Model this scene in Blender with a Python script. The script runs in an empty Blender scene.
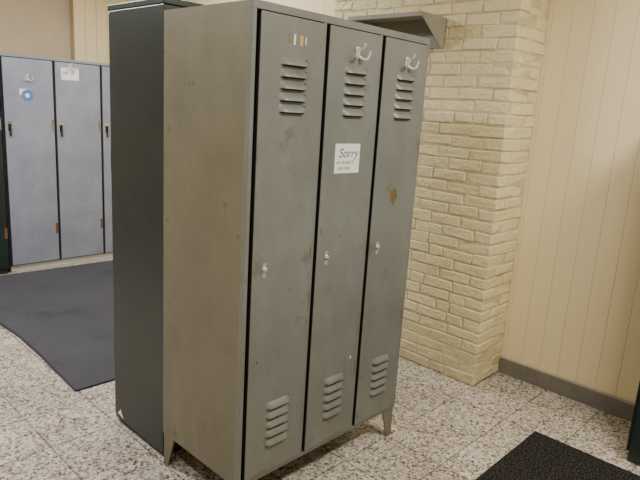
import bpy, bmesh, math, random
from mathutils import Vector, Euler
random.seed(4)
S=bpy.context.scene
# ---------------------------------------------------------------- materials
def _n(nt,t,**k):
    n=nt.nodes.new(t)
    for a,b in k.items(): setattr(n,a,b)
    return n
def paint(name,col,col2=None,rough=.5,scale=3.0,bump=.0,bscale=60,metal=0,grime=None,gscale=8,gthr=.62,stretch=(1,1,1),spec=.5,streak=None,sthr=.64,bdist=.01,samt=.3,scuff=None,base=None,bh=.35):
    m=bpy.data.materials.new(name);m.use_nodes=True;nt=m.node_tree
    b=nt.nodes['Principled BSDF'];L=nt.links.new
    b.inputs['Roughness'].default_value=rough;b.inputs['Metallic'].default_value=metal
    b.inputs['Specular IOR Level'].default_value=spec
    tc=_n(nt,'ShaderNodeTexCoord');mp=_n(nt,'ShaderNodeMapping');mp.inputs['Scale'].default_value=stretch
    L(tc.outputs['Object'],mp.inputs[0])
    no=_n(nt,'ShaderNodeTexNoise');no.inputs['Scale'].default_value=scale;no.inputs['Detail'].default_value=8;no.inputs['Roughness'].default_value=.65
    L(mp.outputs[0],no.inputs['Vector'])
    r=_n(nt,'ShaderNodeValToRGB');r.color_ramp.elements[0].position=.33;r.color_ramp.elements[1].position=.67
    c2=col2 or tuple(x*.88 for x in col)
    r.color_ramp.elements[0].color=(*c2,1);r.color_ramp.elements[1].color=(*col,1)
    L(no.outputs['Fac'],r.inputs[0]);out=r.outputs[0]
    def layer(out,colr,sc,thr,st,amt=1,w=.09):
        mp2=_n(nt,'ShaderNodeMapping');mp2.inputs['Scale'].default_value=st;L(tc.outputs['Object'],mp2.inputs[0])
        n2=_n(nt,'ShaderNodeTexNoise');n2.inputs['Scale'].default_value=sc;n2.inputs['Detail'].default_value=10;n2.inputs['Roughness'].default_value=.7
        L(mp2.outputs[0],n2.inputs['Vector'])
        r2=_n(nt,'ShaderNodeValToRGB');r2.color_ramp.elements[0].position=thr;r2.color_ramp.elements[1].position=thr+w
        r2.color_ramp.elements[1].color=(amt,amt,amt,1)
        L(n2.outputs['Fac'],r2.inputs[0])
        mx=_n(nt,'ShaderNodeMix',data_type='RGBA');L(r2.outputs[0],mx.inputs[0]);L(out,mx.inputs[6]);mx.inputs[7].default_value=(*colr,1)
        return mx.outputs[2]
    if grime: out=layer(out,grime,gscale,gthr,(1,1,1),.8)
    if streak: out=layer(out,streak,5,sthr,(1.6,1.6,.5),samt,.2)
    if scuff: out=layer(out,scuff,38,.67,(1,1,.6),.85,.03)
    if base:   # noisy tint, strongest at the bottom and fading upward; dirt on the brick
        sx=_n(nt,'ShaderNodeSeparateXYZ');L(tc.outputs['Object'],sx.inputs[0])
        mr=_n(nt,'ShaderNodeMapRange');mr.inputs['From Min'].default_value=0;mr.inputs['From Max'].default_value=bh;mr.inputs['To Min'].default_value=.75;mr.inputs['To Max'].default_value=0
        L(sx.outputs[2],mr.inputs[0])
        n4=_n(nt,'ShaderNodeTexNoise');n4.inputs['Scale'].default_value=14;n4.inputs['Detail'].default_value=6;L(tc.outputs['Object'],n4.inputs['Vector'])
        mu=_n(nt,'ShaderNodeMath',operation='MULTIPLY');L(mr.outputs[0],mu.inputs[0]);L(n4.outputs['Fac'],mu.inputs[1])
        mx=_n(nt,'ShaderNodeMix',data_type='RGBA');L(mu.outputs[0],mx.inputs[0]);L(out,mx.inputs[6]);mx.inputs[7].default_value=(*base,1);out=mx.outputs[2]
    L(out,b.inputs['Base Color'])
    if bump:
        n3=_n(nt,'ShaderNodeTexNoise');n3.inputs['Scale'].default_value=bscale;n3.inputs['Detail'].default_value=5
        L(tc.outputs['Object'],n3.inputs['Vector'])
        bp=_n(nt,'ShaderNodeBump');bp.inputs['Strength'].default_value=bump;bp.inputs['Distance'].default_value=bdist
        L(n3.outputs['Fac'],bp.inputs['Height']);L(bp.outputs[0],b.inputs['Normal'])
    return m
def emis(name,col,s):
    m=bpy.data.materials.new(name);m.use_nodes=True;b=m.node_tree.nodes['Principled BSDF']
    b.inputs['Base Color'].default_value=(1,1,1,1);b.inputs['Emission Color'].default_value=(*col,1);b.inputs['Emission Strength'].default_value=s
    return m
def terrazzo():
    m=bpy.data.materials.new('terrazzo_tiles');m.use_nodes=True;nt=m.node_tree;b=nt.nodes['Principled BSDF'];L=nt.links.new
    tc=_n(nt,'ShaderNodeTexCoord')
    def chips(scale,cols):
        v=_n(nt,'ShaderNodeTexVoronoi');v.inputs['Scale'].default_value=scale
        L(tc.outputs['Object'],v.inputs['Vector'])
        sp=_n(nt,'ShaderNodeSeparateColor');L(v.outputs['Color'],sp.inputs[0])
        r=_n(nt,'ShaderNodeValToRGB');cr=r.color_ramp;cr.interpolation='CONSTANT'
        cr.elements[0].position=0;cr.elements[0].color=(*cols[0][1],1)
        cr.elements[1].position=cols[1][0];cr.elements[1].color=(*cols[1][1],1)
        for p,c in cols[2:]:
            e=cr.elements.new(p);e.color=(*c,1)
        L(sp.outputs[0],r.inputs[0]);return r.outputs[0]
    a=chips(115,[(0,(.20,.16,.135)),(.14,(.39,.345,.30)),(.34,(.57,.53,.485)),(.65,(.67,.635,.595)),(.88,(.77,.75,.72))])
    c=chips(60,[(0,(.62,.56,.51)),(.1,(.85,.81,.77)),(.25,(1,1,1)),(.9,(1.06,1.06,1.06))])
    m0=_n(nt,'ShaderNodeMix',data_type='RGBA',blend_type='MULTIPLY');m0.inputs[0].default_value=1;L(a,m0.inputs[6]);L(c,m0.inputs[7])
    n=_n(nt,'ShaderNodeTexNoise');n.inputs['Scale'].default_value=2.2;n.inputs['Detail'].default_value=6;L(tc.outputs['Object'],n.inputs['Vector'])
    r2=_n(nt,'ShaderNodeValToRGB');r2.color_ramp.elements[0].position=.3;r2.color_ramp.elements[0].color=(.74,.70,.66,1);r2.color_ramp.elements[1].position=.65;r2.color_ramp.elements[1].color=(1,.975,.935,1)
    L(n.outputs['Fac'],r2.inputs[0])
    mx=_n(nt,'ShaderNodeMix',data_type='RGBA',blend_type='MULTIPLY');mx.inputs[0].default_value=1
    L(m0.outputs[2],mx.inputs[6]);L(r2.outputs[0],mx.inputs[7])
    br=_n(nt,'ShaderNodeTexBrick');br.offset=0;br.inputs['Scale'].default_value=1;br.inputs['Brick Width'].default_value=.3;br.inputs['Row Height'].default_value=.3
    br.inputs['Mortar Size'].default_value=.0034;br.inputs['Mortar Smooth'].default_value=.35
    br.inputs['Color1'].default_value=(1,1,1,1);br.inputs['Color2'].default_value=(.87,.86,.85,1);br.inputs['Mortar'].default_value=(.42,.38,.34,1)
    L(tc.outputs['Object'],br.inputs['Vector'])
    m2=_n(nt,'ShaderNodeMix',data_type='RGBA',blend_type='MULTIPLY');m2.inputs[0].default_value=1
    L(mx.outputs[2],m2.inputs[6]);L(br.outputs['Color'],m2.inputs[7]);L(m2.outputs[2],b.inputs['Base Color'])
    b.inputs['Roughness'].default_value=.25
    return m
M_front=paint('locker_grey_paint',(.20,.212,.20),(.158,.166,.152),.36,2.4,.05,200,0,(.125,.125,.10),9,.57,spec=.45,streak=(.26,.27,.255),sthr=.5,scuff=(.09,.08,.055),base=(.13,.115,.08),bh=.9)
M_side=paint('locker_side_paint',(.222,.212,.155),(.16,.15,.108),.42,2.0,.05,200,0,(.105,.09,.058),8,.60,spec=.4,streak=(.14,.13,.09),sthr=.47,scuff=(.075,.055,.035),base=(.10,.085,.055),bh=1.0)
M_dark=paint('shade_and_handle_black',(.006,.006,.006),rough=.9)  # near-black: painted shade in gaps and slots, plus the dark handle parts
M_green=paint('dark_green_paint',(.020,.033,.031),(.013,.022,.021),.35,6,.03,150,0,(.035,.048,.043),14,.70,scuff=(.045,.06,.054))
M_blue=paint('blue_grey_paint',(.29,.31,.385),(.225,.24,.31),.42,5,.03,150,0,(.18,.17,.19),12,.62,scuff=(.12,.11,.12))
M_blued=paint('blue_grey_frame',(.23,.245,.31),rough=.5)
M_rust=paint('rust',(.20,.10,.035),(.12,.05,.02),.9,60)
M_wear=paint('worn_stain',(.20,.13,.055),(.14,.09,.04),.7,40)
M_chrome=paint('chrome',(.8,.8,.8),rough=.22,metal=1)
M_hook=paint('zinc_hook',(.82,.82,.80),rough=.3,metal=.35,spec=.8)
M_white=paint('paper_white',(.85,.85,.82),(.75,.74,.69),.8,20)
M_yel=paint('label_yellow',(.55,.42,.15),rough=.8)
M_bl=paint('sticker_blue',(.08,.2,.5),rough=.6)
M_ink=paint('ink',(.06,.06,.07),rough=.8)
M_brick=paint('painted_brick',(.85,.75,.455),(.76,.655,.375),.4,5,.6,40,0,(.50,.42,.25),10,.66,bdist=.014,base=(.28,.22,.13),bh=.4)
M_mort=paint('painted_mortar',(.76,.665,.41),(.50,.42,.25),.6,7,.7,50)
M_panel=paint('cream_panelling',(.85,.715,.455),(.82,.68,.425),.42,1.5,.05,80,stretch=(1,1,.2))
M_groove=paint('panel_groove',(.60,.48,.29),rough=.8)
M_plaster=paint('beige_plaster',(.58,.48,.335),(.52,.42,.29),.7,3,.1,60)
M_base=paint('grey_skirting',(.21,.19,.165),(.15,.135,.115),.4,12,.1,60)
M_baset=paint('skirting_top',(.38,.35,.30),rough=.5)
M_rug=paint('grey_blue_rug',(.066,.065,.080),(.048,.048,.060),.95,1.6,.5,400,0,(.033,.033,.042),2.3,.54)
M_rugedge=paint('rug_binding',(.022,.022,.028),rough=.8)
M_ceil=paint('ceiling_white',(.8,.78,.72),rough=.9)
M_shelf=paint('shelf_metal',(.36,.34,.28),(.28,.26,.21),.5,8)
M_plinth=paint('plinth_grey',(.62,.62,.6),rough=.6)
# coarse black doormat
M_mat=bpy.data.materials.new('black_coir');M_mat.use_nodes=True
nt=M_mat.node_tree;b=nt.nodes['Principled BSDF'];b.inputs['Roughness'].default_value=.95
b.inputs['Specular IOR Level'].default_value=.15
tc=_n(nt,'ShaderNodeTexCoord');no=_n(nt,'ShaderNodeTexNoise');no.inputs['Scale'].default_value=130;no.inputs['Detail'].default_value=4
r=_n(nt,'ShaderNodeValToRGB');r.color_ramp.elements[0].position=.45;r.color_ramp.elements[0].color=(.006,.006,.006,1);r.color_ramp.elements[1].position=.7;r.color_ramp.elements[1].color=(.09,.08,.07,1)
nt.links.new(tc.outputs['Object'],no.inputs['Vector']);nt.links.new(no.outputs['Fac'],r.inputs[0]);nt.links.new(r.outputs[0],b.inputs['Base Color'])
bp=_n(nt,'ShaderNodeBump');bp.inputs['Strength'].default_value=1;bp.inputs['Distance'].default_value=.01;nt.links.new(no.outputs['Fac'],bp.inputs['Height']);nt.links.new(bp.outputs[0],b.inputs['Normal'])
# ---------------------------------------------------------------- mesh builder
class MB:
    def __init__(s): s.v=[];s.f=[];s.mi=[];s.mats=[]
    def m(s,mat):
        if mat not in s.mats:s.mats.append(mat)
        return s.mats.index(mat)
    def poly(s,vs,faces,mat):
        o=len(s.v);s.v+= [tuple(x) for x in vs]
        k=s.m(mat)
        for f in faces: s.f.append([o+i for i in f]);s.mi.append(k)
    def box(s,a,b,mat):
        x0,y0,z0=a;x1,y1,z1=b
        s.poly([(x0,y0,z0),(x1,y0,z0),(x1,y1,z0),(x0,y1,z0),(x0,y0,z1),(x1,y0,z1),(x1,y1,z1),(x0,y1,z1)],
               [(0,3,2,1),(4,5,6,7),(0,1,5,4),(1,2,6,5),(2,3,7,6),(3,0,4,7)],mat)
    def cyl(s,p,ax,r,l,mat,n=20,r2=None):
        r2=r if r2 is None else r2
        ax=Vector(ax).normalized();q=ax.to_track_quat('Z','Y');p=Vector(p)
        vs=[p+q@Vector((r*math.cos(2*math.pi*i/n),r*math.sin(2*math.pi*i/n),0)) for i in range(n)]
        vs+=[p+q@Vector((r2*math.cos(2*math.pi*i/n),r2*math.sin(2*math.pi*i/n),l)) for i in range(n)]
        fs=[(i,(i+1)%n,n+(i+1)%n,n+i) for i in range(n)]+[tuple(range(n))[::-1],tuple(range(n,2*n))]
        s.poly(vs,fs,mat)
    def louver(s,x0,x1,zb,zt,y,d,mat):
        nx,nz=10,4;vs=[]
        for i in range(nx+1):
            u=i/nx;e=min(u,1-u)/.12;k=min(1,e);k=math.sin(k*math.pi/2)
            for j in range(nz+1):
                w=j/nz
                vs.append((x0+(x1-x0)*u,y-d*k*math.sin(w*math.pi/2*.9),zt+(zb-zt)*w))
        fs=[(i*(nz+1)+j,i*(nz+1)+j+1,(i+1)*(nz+1)+j+1,(i+1)*(nz+1)+j) for i in range(nx) for j in range(nz)]
        s.poly(vs,fs,mat)
        bot=[vs[i*(nz+1)+nz] for i in range(nx+1)]
        # black sheet painting the shade in the mouth under the hood + slot
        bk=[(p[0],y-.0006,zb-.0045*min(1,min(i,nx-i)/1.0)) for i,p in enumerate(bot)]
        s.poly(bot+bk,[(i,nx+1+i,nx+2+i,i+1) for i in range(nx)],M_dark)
    def obj(s,name,parent=None,bevel=0,seg=2,smooth=False):
        me=bpy.data.meshes.new(name);me.from_pydata(s.v,[],s.f)
        for m in s.mats: me.materials.append(m)
        me.polygons.foreach_set('material_index',s.mi)
        if smooth: me.polygons.foreach_set('use_smooth',[True]*len(s.f))
        me.update()
        o=bpy.data.objects.new(name,me);S.collection.objects.link(o)
        if parent:o.parent=parent
        if bevel:
            bm=bmesh.new();bm.from_mesh(me);bmesh.ops.recalc_face_normals(bm,faces=bm.faces);bm.to_mesh(me);bm.free()
            md=o.modifiers.new('bevel','BEVEL');md.width=bevel;md.segments=seg;md.limit_method='ANGLE'
        return o
def empty(name,loc=(0,0,0),rz=0):
    e=bpy.data.objects.new(name,None);e.location=loc;e.rotation_euler=(0,0,rz);S.collection.objects.link(e);return e
def wire(name,pts,r,mat,parent):
    c=bpy.data.curves.new(name,'CURVE');c.dimensions='3D';c.bevel_depth=r;c.bevel_resolution=3
    sp=c.splines.new('NURBS');sp.points.add(len(pts)-1)
    for i,p in enumerate(pts): sp.points[i].co=(*p,1)
    sp.use_endpoint_u=True;sp.order_u=3
    c.materials.append(mat);o=bpy.data.objects.new(name,c);S.collection.objects.link(o);o.parent=parent;return o
def text(name,body,size,loc,mat,parent,rot=(math.pi/2,0,0),shear=0):
    c=bpy.data.curves.new(name,'FONT');c.body=body;c.size=size;c.extrude=.0001;c.shear=shear;c.materials.append(mat)
    o=bpy.data.objects.new(name,c);o.location=loc;o.rotation_euler=rot;S.collection.objects.link(o);o.parent=parent;return o
def hook(parent,x,z,y=0):
    m=MB();m.box((x-.010,y-.003,z-.024),(x+.010,y,z+.014),M_hook)
    m.cyl((x,y-.003,z+.004),(0,-1,0),.005,.004,M_hook)
    m.obj('hook_plate',parent,.001)
    for s in(-1,1):
        wire('hook_prong',[(x+s*.004,y-.003,z-.016),(x+s*.014,y-.012,z-.028),(x+s*.026,y-.026,z-.028),(x+s*.031,y-.032,z-.010),(x+s*.031,y-.034,z+.002)],.0042,M_hook,parent)
    wire('hook_top',[(x,y-.003,z+.006),(x,y-.02,z+.004),(x-.002,y-.034,z+.012),(x-.002,y-.036,z+.026)],.0042,M_hook,parent)
# ---------------------------------------------------------------- room shell
XW=2.03;YB=4.2;XL=-2.6;YF=-3.2;ZC=2.7
m=MB();m.box((XL-.1,YF-.1,-.1),(XW+.1,YB+.1,0),terrazzo());m.obj('floor')
m=MB();m.box((XL-.1,YF-.1,ZC),(XW+.1,YB+.1,ZC+.1),M_ceil);m.obj('ceiling')
def planks_y(m,x,y0,y1,z0,z1,w,side=-1):
    y=y0
    while y<y1-1e-4:
        e=min(y+w,y1)
        m.box((x-.004 ,y+.0007,z0),(x,e-.0007,z1),M_panel);y=e
m=MB();m.box((XW,YF-.1,0),(XW+.1,YB+.1,ZC),M_groove);planks_y(m,XW,YF,YB,0,ZC,.106)
m.obj('wall_right',bevel=.0008,seg=1)
m=MB();m.box((XL,YB,0),(XW,YB+.1,ZC),M_plaster);m.obj('wall_back')
m=MB();m.box((1.27,YB-.08,0),(XW-.008,YB-.001,ZC),M_groove)
x=1.27
while x<XW-.02:
    e=min(x+.106,XW-.008);m.box((x+.0015,YB-.088,0),(e-.0015,YB-.08,ZC),M_panel);x=e
m.obj('wall_back_panelling',bevel=.0012,seg=1)
m=MB();m.box((XL-.1,YF-.1,0),(XL,YB+.1,ZC),M_plaster);m.obj('wall_left')
m=MB();m.box((XL,YF-.1,0),(XW,YF,ZC),M_plaster);m.obj('wall_front')
m=MB()
for a,b_ in((YF,-.004),(1.285,YB-.09)):
    m.box((XW-.024,a,0),(XW-.0065,b_,.094),M_base);m.box((XW-.026,a,.094),(XW-.0065,b_,.100),M_baset)
m.obj('baseboard_right',bevel=.002)
# brick pier
XP=1.70;PY0=0.0;PY1=1.27
m=MB();m.box((XP+.0034,PY0+.0034,0),(XW-.0065,PY1,ZC),M_mort)
H=.0635;G=.0085;Ln=.200
def brick(a,b,mat):
    j=lambda s:random.uniform(-s,s)
    x0,y0,z0=a;x1,y1,z1=b
    vs=[(x0,y0,z0),(x1,y0,z0),(x1,y1,z0),(x0,y1,z0),(x0,y0,z1),(x1,y0,z1),(x1,y1,z1),(x0,y1,z1)]
    vs=[(p[0]+j(.0028),p[1]+j(.006),p[2]+j(.0050)) for p in vs]
    m.poly(vs,[(0,3,2,1),(4,5,6,7),(0,1,5,4),(1,2,6,5),(2,3,7,6),(3,0,4,7)],mat)
z=.006;row=0
while z<ZC-.02:
    z1=min(z+H-G,ZC-.006)
    dx=random.uniform(-.003,.003)
    if row%2==0: head=.1;  cor=Ln
    else: head=Ln; cor=.1
    cy=cor+random.uniform(-.01,.01);cx=head
    brick((XP+dx,PY0+dx*.5,z),(XP+cx,PY0+cy,z1),M_brick)
    y=PY0+cy+G
    while y<PY1-.02:
        e=min(y+Ln*random.choice((1,1,1,.97,.5))-random.uniform(0,.016),PY1);brick((XP+random.uniform(-.003,.0015),y,z+random.uniform(-.002,.002)),(XP+.09,e,z1+random.uniform(-.002,.002)),M_brick);y=e+G*random.uniform(.6,1.2)
    x=XP+cx+G
    while x<XW-.03:
        e=min(x+Ln,XW-.009);brick((x,PY0+random.uniform(-.003,.001),z),(e,PY0+.09,z1),M_brick);x=e+G
    z+=H;row+=1
m.obj('brick_pier',bevel=.006,seg=3)
# ---------------------------------------------------------------- main grey locker
W,D,HT,HB=.933,.495,1.80,.143
L0=empty('metal_locker')
m=MB();t=.012
m.box((0,.0,HB),(.0012,D,HT),M_side);m.box((W-.0012,0,HB),(W,D,HT),M_side)
m.box((.0012,D-.0012,HB),(W-.0012,D,HT),M_side)
m.box((0,0,HT),(W,D,HT+.0015),M_front);m.box((0.0012,0.001,HB),(W-.0012,D-.0012,HB+.0015),M_front)
m.obj('body_shell',L0)
m=MB()
cols=[0.0,.312,.618,W]
m.box((-.0018,-.003,HT-.022),(W+.0018,.018,HT+.003),M_front)       # top rail
m.box((-.0018,-.003,HB-.001),(W+.0018,.018,HB+.014),M_front)       # bottom rail
m.box((-.0018,-.003,HB+.014),(.014,.018,HT-.022),M_front)
m.box((W-.020,-.003,HB+.014),(W+.0018,.018,HT-.022),M_front)
for c in cols[1:3]: m.box((c-.005,-.003,HB+.014),(c+.008,.018,HT-.022),M_front)
m.obj('front_frame',L0,.0012)
m=MB()
for c in cols[1:3]: m.box((c-.0006,.02,HB+.002),(c+.0006,D-.002,HT-.001),M_dark)
m.box((.002,.022,HB+.002),(W-.002,.024,HT-.001),M_dark)  # black sheet behind the doors, shade painted into the gaps
m.obj('partitions_and_gap_shade',L0)
doors=[(.0262,.303),(.331,.609),(.637,.909)]
for i,(a,b_) in enumerate(doors):
    m=MB();m.box((a,-.0105,HB+.018),(b_,-.0062,HT-.026),M_front)
    m.obj('door_leaf_%d'%(i+1),L0,.002,3)
    m=MB();m.box((a+.004,-.006,HB+.022),(b_-.004,.016,HT-.03),M_dark);m.obj('door_return_shade_%d'%(i+1),L0)  # return coloured black so the gap beside the leaf looks shaded
    m=MB();c=(a+b_)/2+.006;yf=-.0105
    for k in range(5):
        zt=1.648-k*.037;m.louver(c-.058,c+.058,zt-.022,zt,yf,.016,M_front)
        zt=.447-k*.037;m.louver(c-.056,c+.056,zt-.022,zt,yf,.016,M_front)
    m.obj('louvers_%d'%(i+1),L0,smooth=True)
    lx=a+.052;lz=.957
    m=MB();m.cyl((lx,yf,lz),(0,-1,0),.0125,.0025,M_chrome);m.cyl((lx,yf-.0025,lz),(0,-1,0),.0085,.006,M_hook,r2=.007)
    m.box((lx-.0012,yf-.0092,lz-.004),(lx+.0012,yf-.0085,lz+.004),M_dark)
    m.box((lx-.008,yf-.0015,lz-.032),(lx+.008,yf,lz+.02),M_baset)
    m.obj('cam_lock_%d'%(i+1),L0,.0005,1)
    m=MB()
    for hz in (.35,.75,1.2,1.6):
        m.cyl((b_+.002,-.007,hz-.02),(0,0,1),.003,.04,M_front,10)
    m.obj('hinges_%d'%(i+1),L0)
m=MB()
random.seed(9)
def blot(x,z,rx,rz,mat,y=-.0108,n=14):
    m.poly([(x,y,z)]+[(x+rx*random.uniform(.6,1.1)*math.cos(2*math.pi*i/n),y,z+rz*random.uniform(.6,1.1)*math.sin(2*math.pi*i/n)) for i in range(n)],[(0,1+i,1+(i+1)%n) for i in range(n)],mat)
blot(.768,1.162,.030,.040,M_wear,n=22);blot(.345,1.06,.003,.02,M_rust);blot(.648,.2,.004,.012,M_rust)
blot(.295,.99,.003,.03,M_rust);blot(.295,.72,.003,.012,M_rust);blot(.57,.5,.005,.007,M_white);blot(.9,.62,.003,.02,M_rust)
blot(.06,.62,.004,.006,M_ink);blot(.2,.86,.004,.003,M_ink)
blot(.30,.80,.002,.05,M_rust);blot(.603,.45,.002,.04,M_rust);blot(.10,.172,.05,.005,M_wear);blot(.5,.170,.06,.003,M_wear)
m.obj('rust_marks',L0)
hook(L0,.478,1.705,-.0105);hook(L0,.778,1.70,-.0105)
m=MB();m.box((.142,-.0115,1.695),(.158,-.0105,1.725),M_side);m.box((.163,-.0115,1.69),(.171,-.0105,1.722),M_white);m.box((.190,-.0115,1.69),(.204,-.0105,1.722),M_yel)
m.box((.215,-.0115,1.695),(.219,-.0105,1.72),M_white);m.obj('label_remains',L0)
m=MB();m.box((.393,-.0118,1.268),(.530,-.0107,1.376),M_white);m.obj('paper_note',L0)
text('note_text','Sorry',.048,(.411,-.0121,1.326),M_ink,L0,shear=.3)
text('note_text','de sleutel is',.020,(.401,-.0121,1.302),M_ink,L0,shear=.3)
text('note_text','niet hier',.020,(.41,-.0121,1.281),M_ink,L0,shear=.3)
# feet: folded tapered angle plates
def foot(x,y,sx,sy,par,mat,h=HB,w=.062,name='foot'):
    m=MB();t=.003;n=.032
    for ax in(0,1):
        prof=[(0,h),(w,h),(w,h-.01),(n,0),(0,0)]
        if ax==0:
            vs=[(x+sx*a,y,c) for a,c in prof];vs2=[(p[0],y+sy*t,p[2]) for p in vs]
        else:
            vs=[(x,y+sy*a,c) for a,c in prof];vs2=[(x+sx*t,p[1],p[2]) for p in vs]
        k=5
        m.poly(vs+vs2,[(0,1,2,3,4),(9,8,7,6,5)]+[(i,(i+1)%k,k+(i+1)%k,k+i) for i in range(k)],mat)
    m.box((min(x,x+sx*n)-.001,min(y,y+sy*.006)-.001,0.0),(max(x,x+sx*n)+.001,max(y,y+sy*.006)+.001,.012),M_wear)
    o=m.obj(name,par,.0005,1)
foot(.002,.002,1,1,L0,M_front);foot(W-.002,.002,-1,1,L0,M_side,w=.075);foot(.002,D-.002,1,-1,L0,M_side,w=.075);foot(W-.002,D-.002,-1,-1,L0,M_side)
# ---------------------------------------------------------------- generic side locker builder (local: front faces -y)
def locker(name,loc,rz,w,d,h,nd,body,doorm,zb=.06,lou=False,plinth=None):
    e=empty(name,loc,rz)
    m=MB();m.box((0,.012,zb),(w,d,h-.021),body)
    if plinth:m.box((.01,.02,0),(w-.01,d-.01,zb),plinth)
    else:m.box((.012,.012,0),(w-.012,d-.01,zb),body)
    m.box((-.002,-.0,h-.02),(w+.002,d+.002,h+.002),body)
    m.obj('body',e,.003)
    pw=w/nd
    for i in range(nd):
        m=MB();m.box((i*pw+.018,-.004,zb+.012),((i+1)*pw-.004,.010,h-.026),doorm);m.obj('door_leaf_%d'%(i+1),e,.003)
        m=MB();m.box((i*pw-.002 if i else .002,.006,zb+.005),((i)*pw+.017,.0115,h-.02),M_dark);m.obj('door_gap_shade_%d'%(i+1),e)  # black strip, painted shade for the gap beside each door
        m=MB();x=i*pw+.05
        m.box((x-.014,-.006,1.17),(x+.014,-.004,1.25),M_chrome);m.cyl((x,-.006,1.22),(0,-1,0),.008,.016,M_dark);m.box((x-.006,-.022,1.13),(x+.006,-.014,1.225),M_dark)
        m.obj('handle_%d'%(i+1),e,.001,1)
        m=MB()
        for hz in(.30,1.18):m.box(((i+1)*pw-.026,-.0065,hz),((i+1)*pw-.004,-.004,hz+.09),M_rust if hz<1 else M_base)
        m.obj('hinges_%d'%(i+1),e,.001,1)
        if lou:
            m=MB()
            for k in range(5):
                for z0 in(h-.16,.42):
                    zt=z0-k*.036;m.louver(i*pw+pw/2-.06,i*pw+pw/2+.06,zt-.017,zt,-.004,.010,doorm)
            m.obj('louvers_%d'%(i+1),e,smooth=True)
    return e
# dark green locker, back to back with the grey one (doors towards +y)
G1=locker('green_metal_locker',(.945,.945,0),math.pi,.93,.425,1.85,3,M_green,M_green,.02,True)
m=MB();X=.9305
m.poly([(X,.030,.045),(X,.085,.035),(X,.058,.075)],[(0,1,2)],M_white);m.obj('torn_sticker',G1)
# blue lockers along the back
B1=locker('blue_metal_locker',(.46,3.62,0),0,1.215,.48,1.765,3,M_blued,M_blue,.05,False,M_plinth)
m=MB();m.box((.47,-.0055,1.60),(.62,-.004,1.70),M_white)
m.box((.135,-.0052,1.458),(.20,-.004,1.505),M_white)
m.cyl((.195,-.004,1.455),(0,-1,0),.045,.0016,M_bl,24);m.cyl((.195,-.0045,1.455),(0,-1,0),.018,.0020,M_white,24);m.obj('door_labels',B1)
text('label_text','blz 10',.04,(.485,-.006,1.645),M_bl,B1)
hook(B1,.2,1.60,-.004);hook(B1,.55,1.735-.02,-.004);hook(B1,1.0,1.62,-.004)
G2=locker('green_metal_locker',(-.77,3.60,0),0,1.215,.48,1.70,3,M_green,M_green,.04,True)
# dark locker at the right edge, facing -x
G3=locker('green_metal_locker',(1.585,-.845,0),-math.pi/2,.9,.38,1.8,3,M_green,M_green,.05,True)
# ---------------------------------------------------------------- wall shelf
e=empty('wall_shelf');m=MB();ya,yb=.42,.93;xf=1.462;zt=2.015;xr=XP-.006
m.box((xf,ya,zt),(xr,yb,zt+.003),M_shelf)
m.box((xf-.003,ya,zt-.018),(xf,yb,zt+.003),M_shelf)
m.box((xr-.003,ya,zt-.155),(xr,yb,zt),M_shelf)
for y in(ya,yb-.003):
    vs=[(xf,y,zt),(xr,y,zt),(xr,y,zt-.155),(xr-.03,y,zt-.155),(xf,y,zt-.018)]
    v2=[(a,y+.003,c) for a,_,c in vs];k=5
    m.poly(vs+v2,[(0,1,2,3,4),(9,8,7,6,5)]+[(i,(i+1)%k,k+(i+1)%k,k+i) for i in range(k)],M_shelf)
m.obj('shelf_bracket',e)
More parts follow.
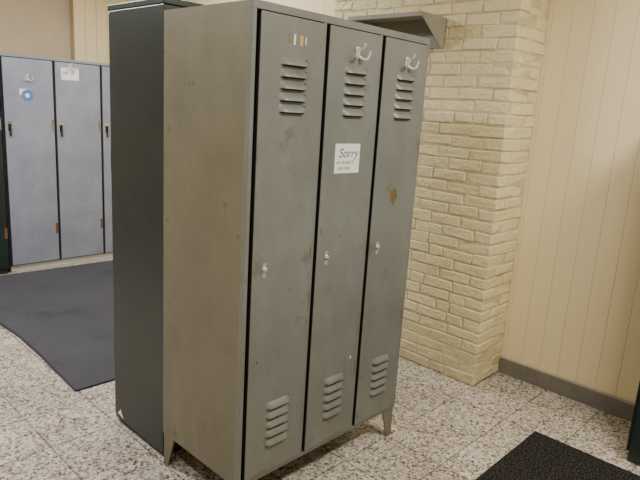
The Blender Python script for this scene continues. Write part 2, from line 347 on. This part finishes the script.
# ---------------------------------------------------------------- rugs
def rug(name,pts,h,mat,edge,inset=0):
    me=bpy.data.meshes.new(name);bm=bmesh.new()
    vs=[bm.verts.new((x,y,.001)) for x,y in pts];f=bm.faces.new(vs)
    r=bmesh.ops.extrude_face_region(bm,geom=[f])
    bmesh.ops.translate(bm,verts=[v for v in r['geom'] if isinstance(v,bmesh.types.BMVert)],vec=(0,0,h))
    top=[g for g in r['geom'] if isinstance(g,bmesh.types.BMFace)]
    bm.faces.ensure_lookup_table()
    for f in bm.faces:f.material_index=0 if f in top else 1
    if inset:
        ri=bmesh.ops.inset_region(bm,faces=top,thickness=inset)
        for f in ri['faces']:f.material_index=1
    bmesh.ops.recalc_face_normals(bm,faces=bm.faces)
    bm.to_mesh(me);bm.free();me.materials.append(mat);me.materials.append(edge)
    o=bpy.data.objects.new(name,me);S.collection.objects.link(o)
    md=o.modifiers.new('b','BEVEL');md.width=.0025;md.segments=2;md.limit_method='ANGLE'
    return o
P=[(-.015,1.312),(.3,1.305),(.7,1.31),(1.15,1.31),(1.35,1.32),(1.36,2.4),(1.36,3.52),(.9,3.54),(.4,3.56),(-.05,3.56),(-.075,3.3),(-.05,3.0),(-.01,2.7),(.005,2.47),(.02,2.2),(.015,1.9),(-.0,1.6)]
rug('floor_rug',P,.008,M_rug,M_rugedge,.012)
rug('doormat',[(.6,-1.2),(1.49,-1.2),(1.49,-.465),(.6,-.465)],.014,M_mat,M_rugedge)
# ---------------------------------------------------------------- ceiling lights
def fixture(loc,rz,power,col):
    e=empty('ceiling_light',loc,rz)
    m=MB();m.box((-.62,-.09,-.05),(.62,.09,-.002),M_ceil);m.obj('housing',e,.004)
    m=MB()
    for s in(-.045,.045):m.cyl((-.58,s,-.07),(1,0,0),.013,1.16,emis('tube',col,4),14)
    m.obj('tubes',e,smooth=False)
    l=bpy.data.lights.new('tube_light','AREA');l.shape='RECTANGLE';l.size=1.2;l.size_y=.2;l.energy=power;l.color=col
    o=bpy.data.objects.new('tube_light',l);o.location=(0,0,-.09);S.collection.objects.link(o);o.parent=e
W1=(1,.97,.86)
fixture((.85,-1.5,ZC),0,64,W1)
fixture((-1.2,-.7,ZC),math.pi/2,30,W1)
fixture((-.6,2.2,ZC),math.pi/2,80,(.97,.98,1))
fixture((1.25,2.4,ZC),math.pi/2,34,W1)
w=bpy.data.worlds.new('world');S.world=w;w.use_nodes=True;w.node_tree.nodes['Background'].inputs[0].default_value=(.9,.92,1,1);w.node_tree.nodes['Background'].inputs[1].default_value=.3
# ---------------------------------------------------------------- camera
c=bpy.data.cameras.new('camera');c.sensor_width=36;c.lens=583/640*36;c.clip_start=.05
o=bpy.data.objects.new('camera',c);o.location=(-1.1777,-1.4434,1.4954);o.rotation_euler=(1.3493,-.0611,-.8013);S.collection.objects.link(o);S.camera=o
